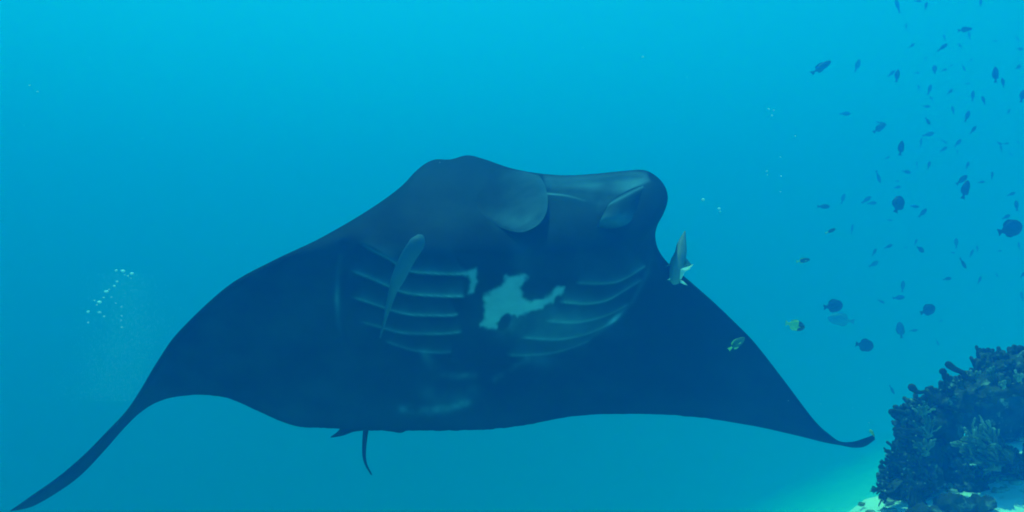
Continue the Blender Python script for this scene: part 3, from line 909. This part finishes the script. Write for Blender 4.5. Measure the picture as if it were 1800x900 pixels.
ROCKS = [((1775, 662, 3.8), (.29, .26, .042), 20, 0), ((1862, 640, 3.8), (.18, .26, .055), 6, 0), ((1672, 706, 3.85), (.05, .15, .035), 30, 0), ((1738, 715, 4.5), (.25, .2, .19), 0, 0),
         ((1657, 790, 3.95), (.065, .2, .26), 4, 0), ((1614, 780, 3.85), (.075, .15, .16), 6, 0), ((1628, 738, 3.9), (.05, .14, .07), 20, 0), ((1606, 846, 3.7), (.13, .15, .06), 20, 0),
         ((1744, 808, 3.95), (.20, .14, .055), -30, 0), ((1690, 850, 3.8), (.10, .16, .05), 0, 0)]
ROCKS = [((c[0], c[1], c[2] * RS), tuple(q * RS for q in r), a, b) for c, r, a, b in ROCKS]
parts = [blob(at(*c), r, -rt, tl, 6, .32, 7, k) for k, (c, r, rt, tl) in enumerate(ROCKS)]
rv, rf = join(parts)
rock = obj('reef_rock', rv, rf, M_ROCK)
rm = rock.modifiers.new('fuse', 'REMESH')
rm.mode = 'VOXEL'
rm.voxel_size = .013
rm.use_smooth_shade = True
tx = bpy.data.textures.new('rock_pits', 'CLOUDS')
tx.noise_scale = .035
tx.noise_depth = 3
dm = rock.modifiers.new('pits', 'DISPLACE')
dm.texture = tx
dm.strength = .06
dm.texture_coords = 'GLOBAL'
tag(rock, 'dark undercut reef rock rising from the sand', None, None, 'structure')

cv, cf = [], []
SH = [(at(*c), Vector(r), Matrix.Rotation(R(-rt), 3, 'Y')) for c, r, rt, tl in ROCKS]
def in_other(p, k):
    for j, (c, r, M) in enumerate(SH):
        if j != k:
            q = M.inverted() @ (p - c)
            if (q.x / r.x) ** 2 + (q.y / r.y) ** 2 + (q.z / r.z) ** 2 < .92: return True
    return False
made = 0
rs = random.Random(11)
while made < 620:
    k = rs.choices(range(len(SH)), [3, 1.5, 1, 0, .4, 2, 1.2, 1.6, 2.5, .6])[0]
    c, r, M = SH[k]
    d = Vector((rs.gauss(0, 1), rs.gauss(0, 1), rs.gauss(0, 1))).normalized()
    p = M @ Vector((d.x * r.x, d.y * r.y, d.z * r.z)) + c
    nrm = (M @ Vector((d.x / r.x, d.y / r.y, d.z / r.z))).normalized()
    if nrm.z < (-.65 if k == 0 else -.25) or nrm.y > .55 or in_other(p, k) or noise.noise(p * 9) < 0: continue
    qx, qy = 900 + p.x / p.y * F, 450 - p.z / p.y * F
    if (qx > 1668 and 684 < qy < 770) or (1642 < qx < 1684 and qy > 730): continue
    made += 1
    g_ = (nrm + Vector((0, -.15, .55)) + Vector((rs.gauss(0, .35), rs.gauss(0, .35), rs.gauss(0, .35)))).normalized()
    L = rs.uniform(.010, .036)
    r_ = rs.uniform(.004, .009)
    sd_ = g_.orthogonal() * rs.uniform(-.4, .4) * L
    V_, F_ = tube([p - g_ * .02, p + g_ * L * .5 + sd_ * .4, p + g_ * L + sd_], [r_ * 1.1, r_ * .9, r_ * 1.05], 6)
    b = len(cv)
    cv += V_
    cf += [tuple(i + b for i in f) for f in F_]
tag(obj('coral_growth', cv, cf, M_CORAL), 'dense crust of stubby coral growth covering the reef rock', None, None, 'stuff')

def coral(px, py, Y, ang, spread, nb, lpx, rpx, mat, club=0, bend=.25, fork=.35, tip_lights=.45):
    """A branching coral colony growing from a foot on the reef: one part for each branch."""
    Y *= RS
    c = at(px, py, Y)
    e = empty('finger_coral', c)
    for k in range(nb):
        a = R(ang + (random.uniform(-spread, spread) if nb > 1 else 0))
        out = random.uniform(-.35, .35)
        d = Vector((math.cos(a), -out - .12 if nb > 1 else -.1, math.sin(a))).normalized()
        L = lpx * random.uniform(.65, 1.1) * Y / F if nb > 1 else lpx * Y / F
        r = rpx * random.uniform(.8, 1.2) * Y / F
        side = d.orthogonal().normalized()
        side = Matrix.Rotation(random.uniform(0, 6.28), 3, d) @ side
        base = Vector((random.uniform(-1, 1), random.uniform(-1, 1), random.uniform(-1, 1))) * lpx * .16 * Y / F if nb > 1 else Vector()
        pts, rad = [], []
        for i in range(7):
            t = i / 6
            wob = side * (bend * L * t * t) + Vector((random.gauss(0, 1), random.gauss(0, 1), random.gauss(0, 1))) * L * (.055 if nb > 1 else .03)
            pts.append(base + d * L * (t - .15) + Vector((0, 0, .30 * L * t * t if nb > 1 else 0)) + wob)
            k_ = 1.15 - .35 * t + club * (max(0, t - .7) / .3) ** 1.2
            rad.append(r * k_ * random.uniform(.86, 1.14))
        V, Fc = tube(pts, rad, 8)
        if random.random() < fork and nb > 1:
            q = pts[3]
            d2 = (d + side * random.choice((-1, 1)) * .9 + Vector((0, -.2, .3))).normalized()
            V2, F2 = tube([q, q + d2 * L * .2, q + d2 * L * .34 + d * L * .08, q + d2 * L * .42 + d * L * .2], [r * .8, r * .8, r * .75, r * .7], 7)
            b = len(V)
            V += V2
            Fc += [tuple(i + b for i in f) for f in F2]
        o = obj('branch', V, Fc, mat, e)
        if nb > 1 and random.random() < tip_lights:
            o.data.materials.append(M_TIP_LIGHT)  # painted highlight near the end of the branch
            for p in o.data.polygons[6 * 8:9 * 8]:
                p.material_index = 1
    return e

def fan(px, py, Y, ang, wpx, hpx, mat, folds):
    """A leafy coral: a ruffled plate with a thick rim that grows out of a foot."""
    Y *= RS
    c = at(px, py, Y)
    e = empty('leafy_coral', c)
    for q in range(folds):
        n, m_ = 22, 7
        a0 = R(ang + random.uniform(-30, 30))
        depth = random.uniform(-.09, .04)
        ph = random.uniform(0, 6)
        Vs = []
        for sgn in (1, -1):
            for j in range(m_ + 1):
                t = j / m_
                for i in range(n + 1):
                    s = i / n * 2 - 1
                    rr = (hpx * (1 - .35 * s * s) + hpx * .12 * math.sin(7 * s + ph)) * t
                    th = a0 + s * wpx / hpx * .62
                    x, z = math.cos(th) * rr * Y / F, math.sin(th) * rr * Y / F
                    y = depth - .35 * t * hpx * Y / F + .02 * math.sin(9 * s + ph) * t + sgn * .006 * (1.2 - .5 * t)
                    Vs.append((x, y, z))
        Fs = []
        W = n + 1
        off = (m_ + 1) * W
        for j in range(m_):
            for i in range(n):
                a = j * W + i
                Fs.append((a, a + 1, a + 1 + W, a + W))
                Fs.append((off + a, off + a + W, off + a + 1 + W, off + a + 1))
        for i in range(n):
            a = m_ * W + i
            Fs.append((a, a + 1, off + a + 1, off + a))
        for j in range(m_):
            for i in (0, n):
                a = j * W + i
                Fs.append((a, a + W, off + a + W, off + a) if i == 0 else (a, off + a, off + a + W, a + W))
        obj('plate', Vs, Fs, mat, e)
    return e

GR = 'corals growing on the reef'
one = [(1640, 700, 3.72, 150, 54, 3.7, .75, 'club-tipped coral finger reaching left from the upper flank of the reef'),
       (1661, 682, 3.75, 92, 36, 3.8, 1.0, 'short upright club coral between the two slanting coral fingers'),
       (1706, 668, 3.72, 146, 54, 4.4, .7, 'thick coral finger slanting up left from the reef top'),
       (1796, 632, 3.95, 95, 20, 8, .3, 'stubby dark coral knob at the right edge of the reef top'),
       (1576, 822, 3.6, 140, 26, 4.2, .1, 'short bare coral finger pointing up left at the left end of the reef'),
       (1574, 830, 3.58, 172, 28, 4.2, .1, 'short bare coral finger pointing level left at the left end of the reef'),
       (1588, 728, 3.85, 160, 26, 6.0, .2, 'thick rounded coral finger on the upper left flank of the reef'),
       (1614, 759, 3.6, 172, 56, 3.8, .3, 'upper of two long bare coral fingers pointing left from the flank'),
       (1612, 773, 3.6, 168, 46, 3.8, .3, 'lower of two long bare coral fingers pointing left from the flank')]
for x, y, Y, a, L, r, cl, lb in one:
    e = coral(x, y, Y, a, 0, 1, L, r, M_CORAL3, cl, .08, 0)
    tag(e, lb, 'coral', GR)

CORALS = [  # x, y, distance, direction, spread, branches, length, radius, material, label
    (1636, 716, 3.85, 140, 45, 7, 24, 4.2, 1, 'brown coral spray at the root of the long reaching finger'),
    (1606, 730, 3.85, 150, 45, 7, 22, 5.0, 3, 'rounded dark coral on the upper left flank under the reaching finger'),
    (1618, 748, 3.75, 160, 40, 8, 26, 4.0, 1, 'brown finger coral right above the two long bare fingers'),
    (1606, 784, 3.7, 165, 40, 8, 28, 4.0, 3, 'dark finger coral on the flank below the two long bare fingers'),
    (1586, 802, 3.65, 165, 40, 7, 26, 4.0, 1, 'brown coral above the spiky coral at the left end of the reef'),
    (1578, 818, 3.6, 150, 38, 7, 34, 4.4, 3, 'spiky dark coral with spread fingers at the left end of the reef'),
    (1596, 832, 3.58, 190, 45, 9, 30, 4.0, 1, 'brown coral tuft under the spiky coral at the left end'),
    (1576, 846, 3.55, 212, 30, 7, 34, 4.0, 3, 'drooping dark coral at the lowest left corner of the reef'),
    (1560, 858, 3.5, 222, 22, 6, 34, 3.6, 3, 'thin dark coral trailing onto the sand at the far left foot'),
    (1624, 728, 3.7, 120, 60, 8, 20, 3.4, 2, 'coral with painted tip highlights on the front of the flank near the top'),
    (1632, 764, 3.68, 120, 60, 9, 24, 3.4, 2, 'coral with painted tip highlights on the front of the flank in the middle'),
    (1626, 796, 3.62, 125, 60, 9, 24, 3.4, 2, 'coral with painted tip highlights low on the front of the flank'),
    (1622, 826, 3.58, 150, 60, 9, 26, 3.6, 1, 'brown coral at the foot of the flank beside the dark column'),
    (1612, 852, 3.5, 200, 60, 9, 26, 3.8, 1, 'brown coral spilling over the sand at the left foot'),
    (1640, 858, 3.46, 160, 60, 8, 22, 3.8, 3, 'dark coral just left of the scalloped boulder'),
    (1670, 692, 3.8, 120, 45, 7, 16, 4.0, 3, 'dark coral under the upright club at the left tip of the ledge'),
    (1690, 680, 3.75, 115, 50, 8, 14, 4.2, 1, 'brown coral on the ledge below the thick slanting finger'),
    (1714, 668, 3.75, 100, 50, 8, 14, 4.2, 2, 'olive coral on the ledge right of the thick slanting finger'),
    (1728, 640, 4.5, 100, 50, 9, 22, 7.0, 3, 'rounded hazy coral clump standing behind the ledge'),
    (1752, 640, 4.4, 80, 50, 8, 18, 6.0, 1, 'second hazy coral clump behind the ledge, nearer the right'),
    (1742, 662, 3.7, 95, 60, 8, 13, 4.0, 2, 'low olive coral on the middle of the ledge'),
    (1774, 652, 3.7, 90, 60, 8, 13, 4.2, 1, 'low brown coral on the ledge near the edge knob'),
    (1790, 668, 3.5, 100, 70, 7, 12, 3.6, 2, 'small olive coral spray on the ledge face at the right edge'),
    (1764, 680, 3.5, 110, 80, 6, 10, 3.4, 2, 'small olive coral hanging over the dark hollow'),
    (1722, 784, 3.6, 150, 28, 9, 42, 3.8, 2, 'pale branching coral leaning left below the dark hollow'),
    (1748, 790, 3.6, 152, 26, 9, 42, 3.6, 2, 'branching coral on the slope just right of the pale leaning one'),
    (1776, 804, 3.75, 150, 25, 8, 40, 3.6, 1, 'brown branching coral lying along the upper slope edge'),
    (1798, 818, 3.75, 150, 25, 8, 36, 3.6, 3, 'dark branching coral at the right edge under the white sand patch'),
    (1718, 808, 3.65, 165, 30, 9, 36, 3.6, 2, 'pale branching coral low on the slope, pointing at the dark column'),
    (1750, 820, 3.65, 158, 30, 9, 36, 3.6, 2, 'low branching coral in the middle of the slope'),
    (1706, 832, 3.6, 168, 35, 8, 24, 3.6, 1, 'brown coral at the lower left end of the slope'),
    (1786, 828, 3.7, 140, 40, 7, 20, 3.6, 1, 'brown coral at the lower right of the slope by the sand'),
]
MC = {1: M_CORAL, 2: M_CORAL2, 3: M_CORAL3}
for x, y, Y, a, s, n, L, r, mi, lb in CORALS:
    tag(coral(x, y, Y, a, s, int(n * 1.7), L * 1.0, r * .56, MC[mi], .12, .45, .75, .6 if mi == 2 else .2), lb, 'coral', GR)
for x, y, Y, a, w_, h_, mi, fo, lb in [(1582, 842, 3.5, 245, 26, 36, 3, 4, 'large leafy coral fanning down over the left corner of the reef'),
                                       (1732, 802, 3.65, 165, 26, 38, 2, 4, 'pale leafy coral fanning left from the slope below the dark hollow'),
                                       (1764, 810, 3.65, 160, 24, 36, 2, 3, 'smaller leafy coral higher up the slope to the right')]:
    tag(fan(x, y, Y, a, w_, h_, MC[mi], fo), lb, 'coral', GR)

def stone(name, px, py, Y, r, m, label, cat, group=None, seed=0, amp=.3, lift=0):
    r = tuple(q * RS for q in r)
    c = at(px, py, Y * RS)
    c.z = bed(c.x, c.y) + r[2] * .45 + lift
    v, f = blob(Vector(), r, random.uniform(-15, 15), 0, 5, amp, 5 / max(r) * .3, seed)
    o = obj(name, v, f, m)
    o.location = c
    return tag(o, label, cat, group)
stone('boulder', 1674, 880, 3.40, (.075, .06, .055), M_ROCK, 'dark scalloped boulder on the sand in front of the dark column', 'rock', None, 21, .5)
stone('boulder', 1724, 877, 3.42, (.058, .05, .045), M_ROCK, 'smaller dark lumpy rock just right of the scalloped boulder', 'rock', None, 23, .5)
stone('boulder', 1630, 886, 3.34, (.09, .07, .05), M_ROCK, 'low dark rock just left of the scalloped boulder', 'rock', None, 24, .45)
rub = []
for k in range(34):
    x, y = random.choice([(random.uniform(1500, 1600), random.uniform(868, 899)), (random.uniform(1745, 1800), random.uniform(845, 870)), (random.uniform(1745, 1800), random.uniform(762, 800)),
                          (random.uniform(1640, 1760), random.uniform(840, 870))])
    Y = 1.08 / ((y - 450) / F)
    s = random.uniform(.008, .024)
    stone('coral_rubble', x, y, Y, (s * random.uniform(1, 1.7), s, s * .7), random.choice((M_RUBBLE, M_CORAL2, M_RUBBLE)), 'small lump of broken coral lying on the pale sand by the reef', 'rubble',
          'coral rubble on the sand', 40 + k, .4)
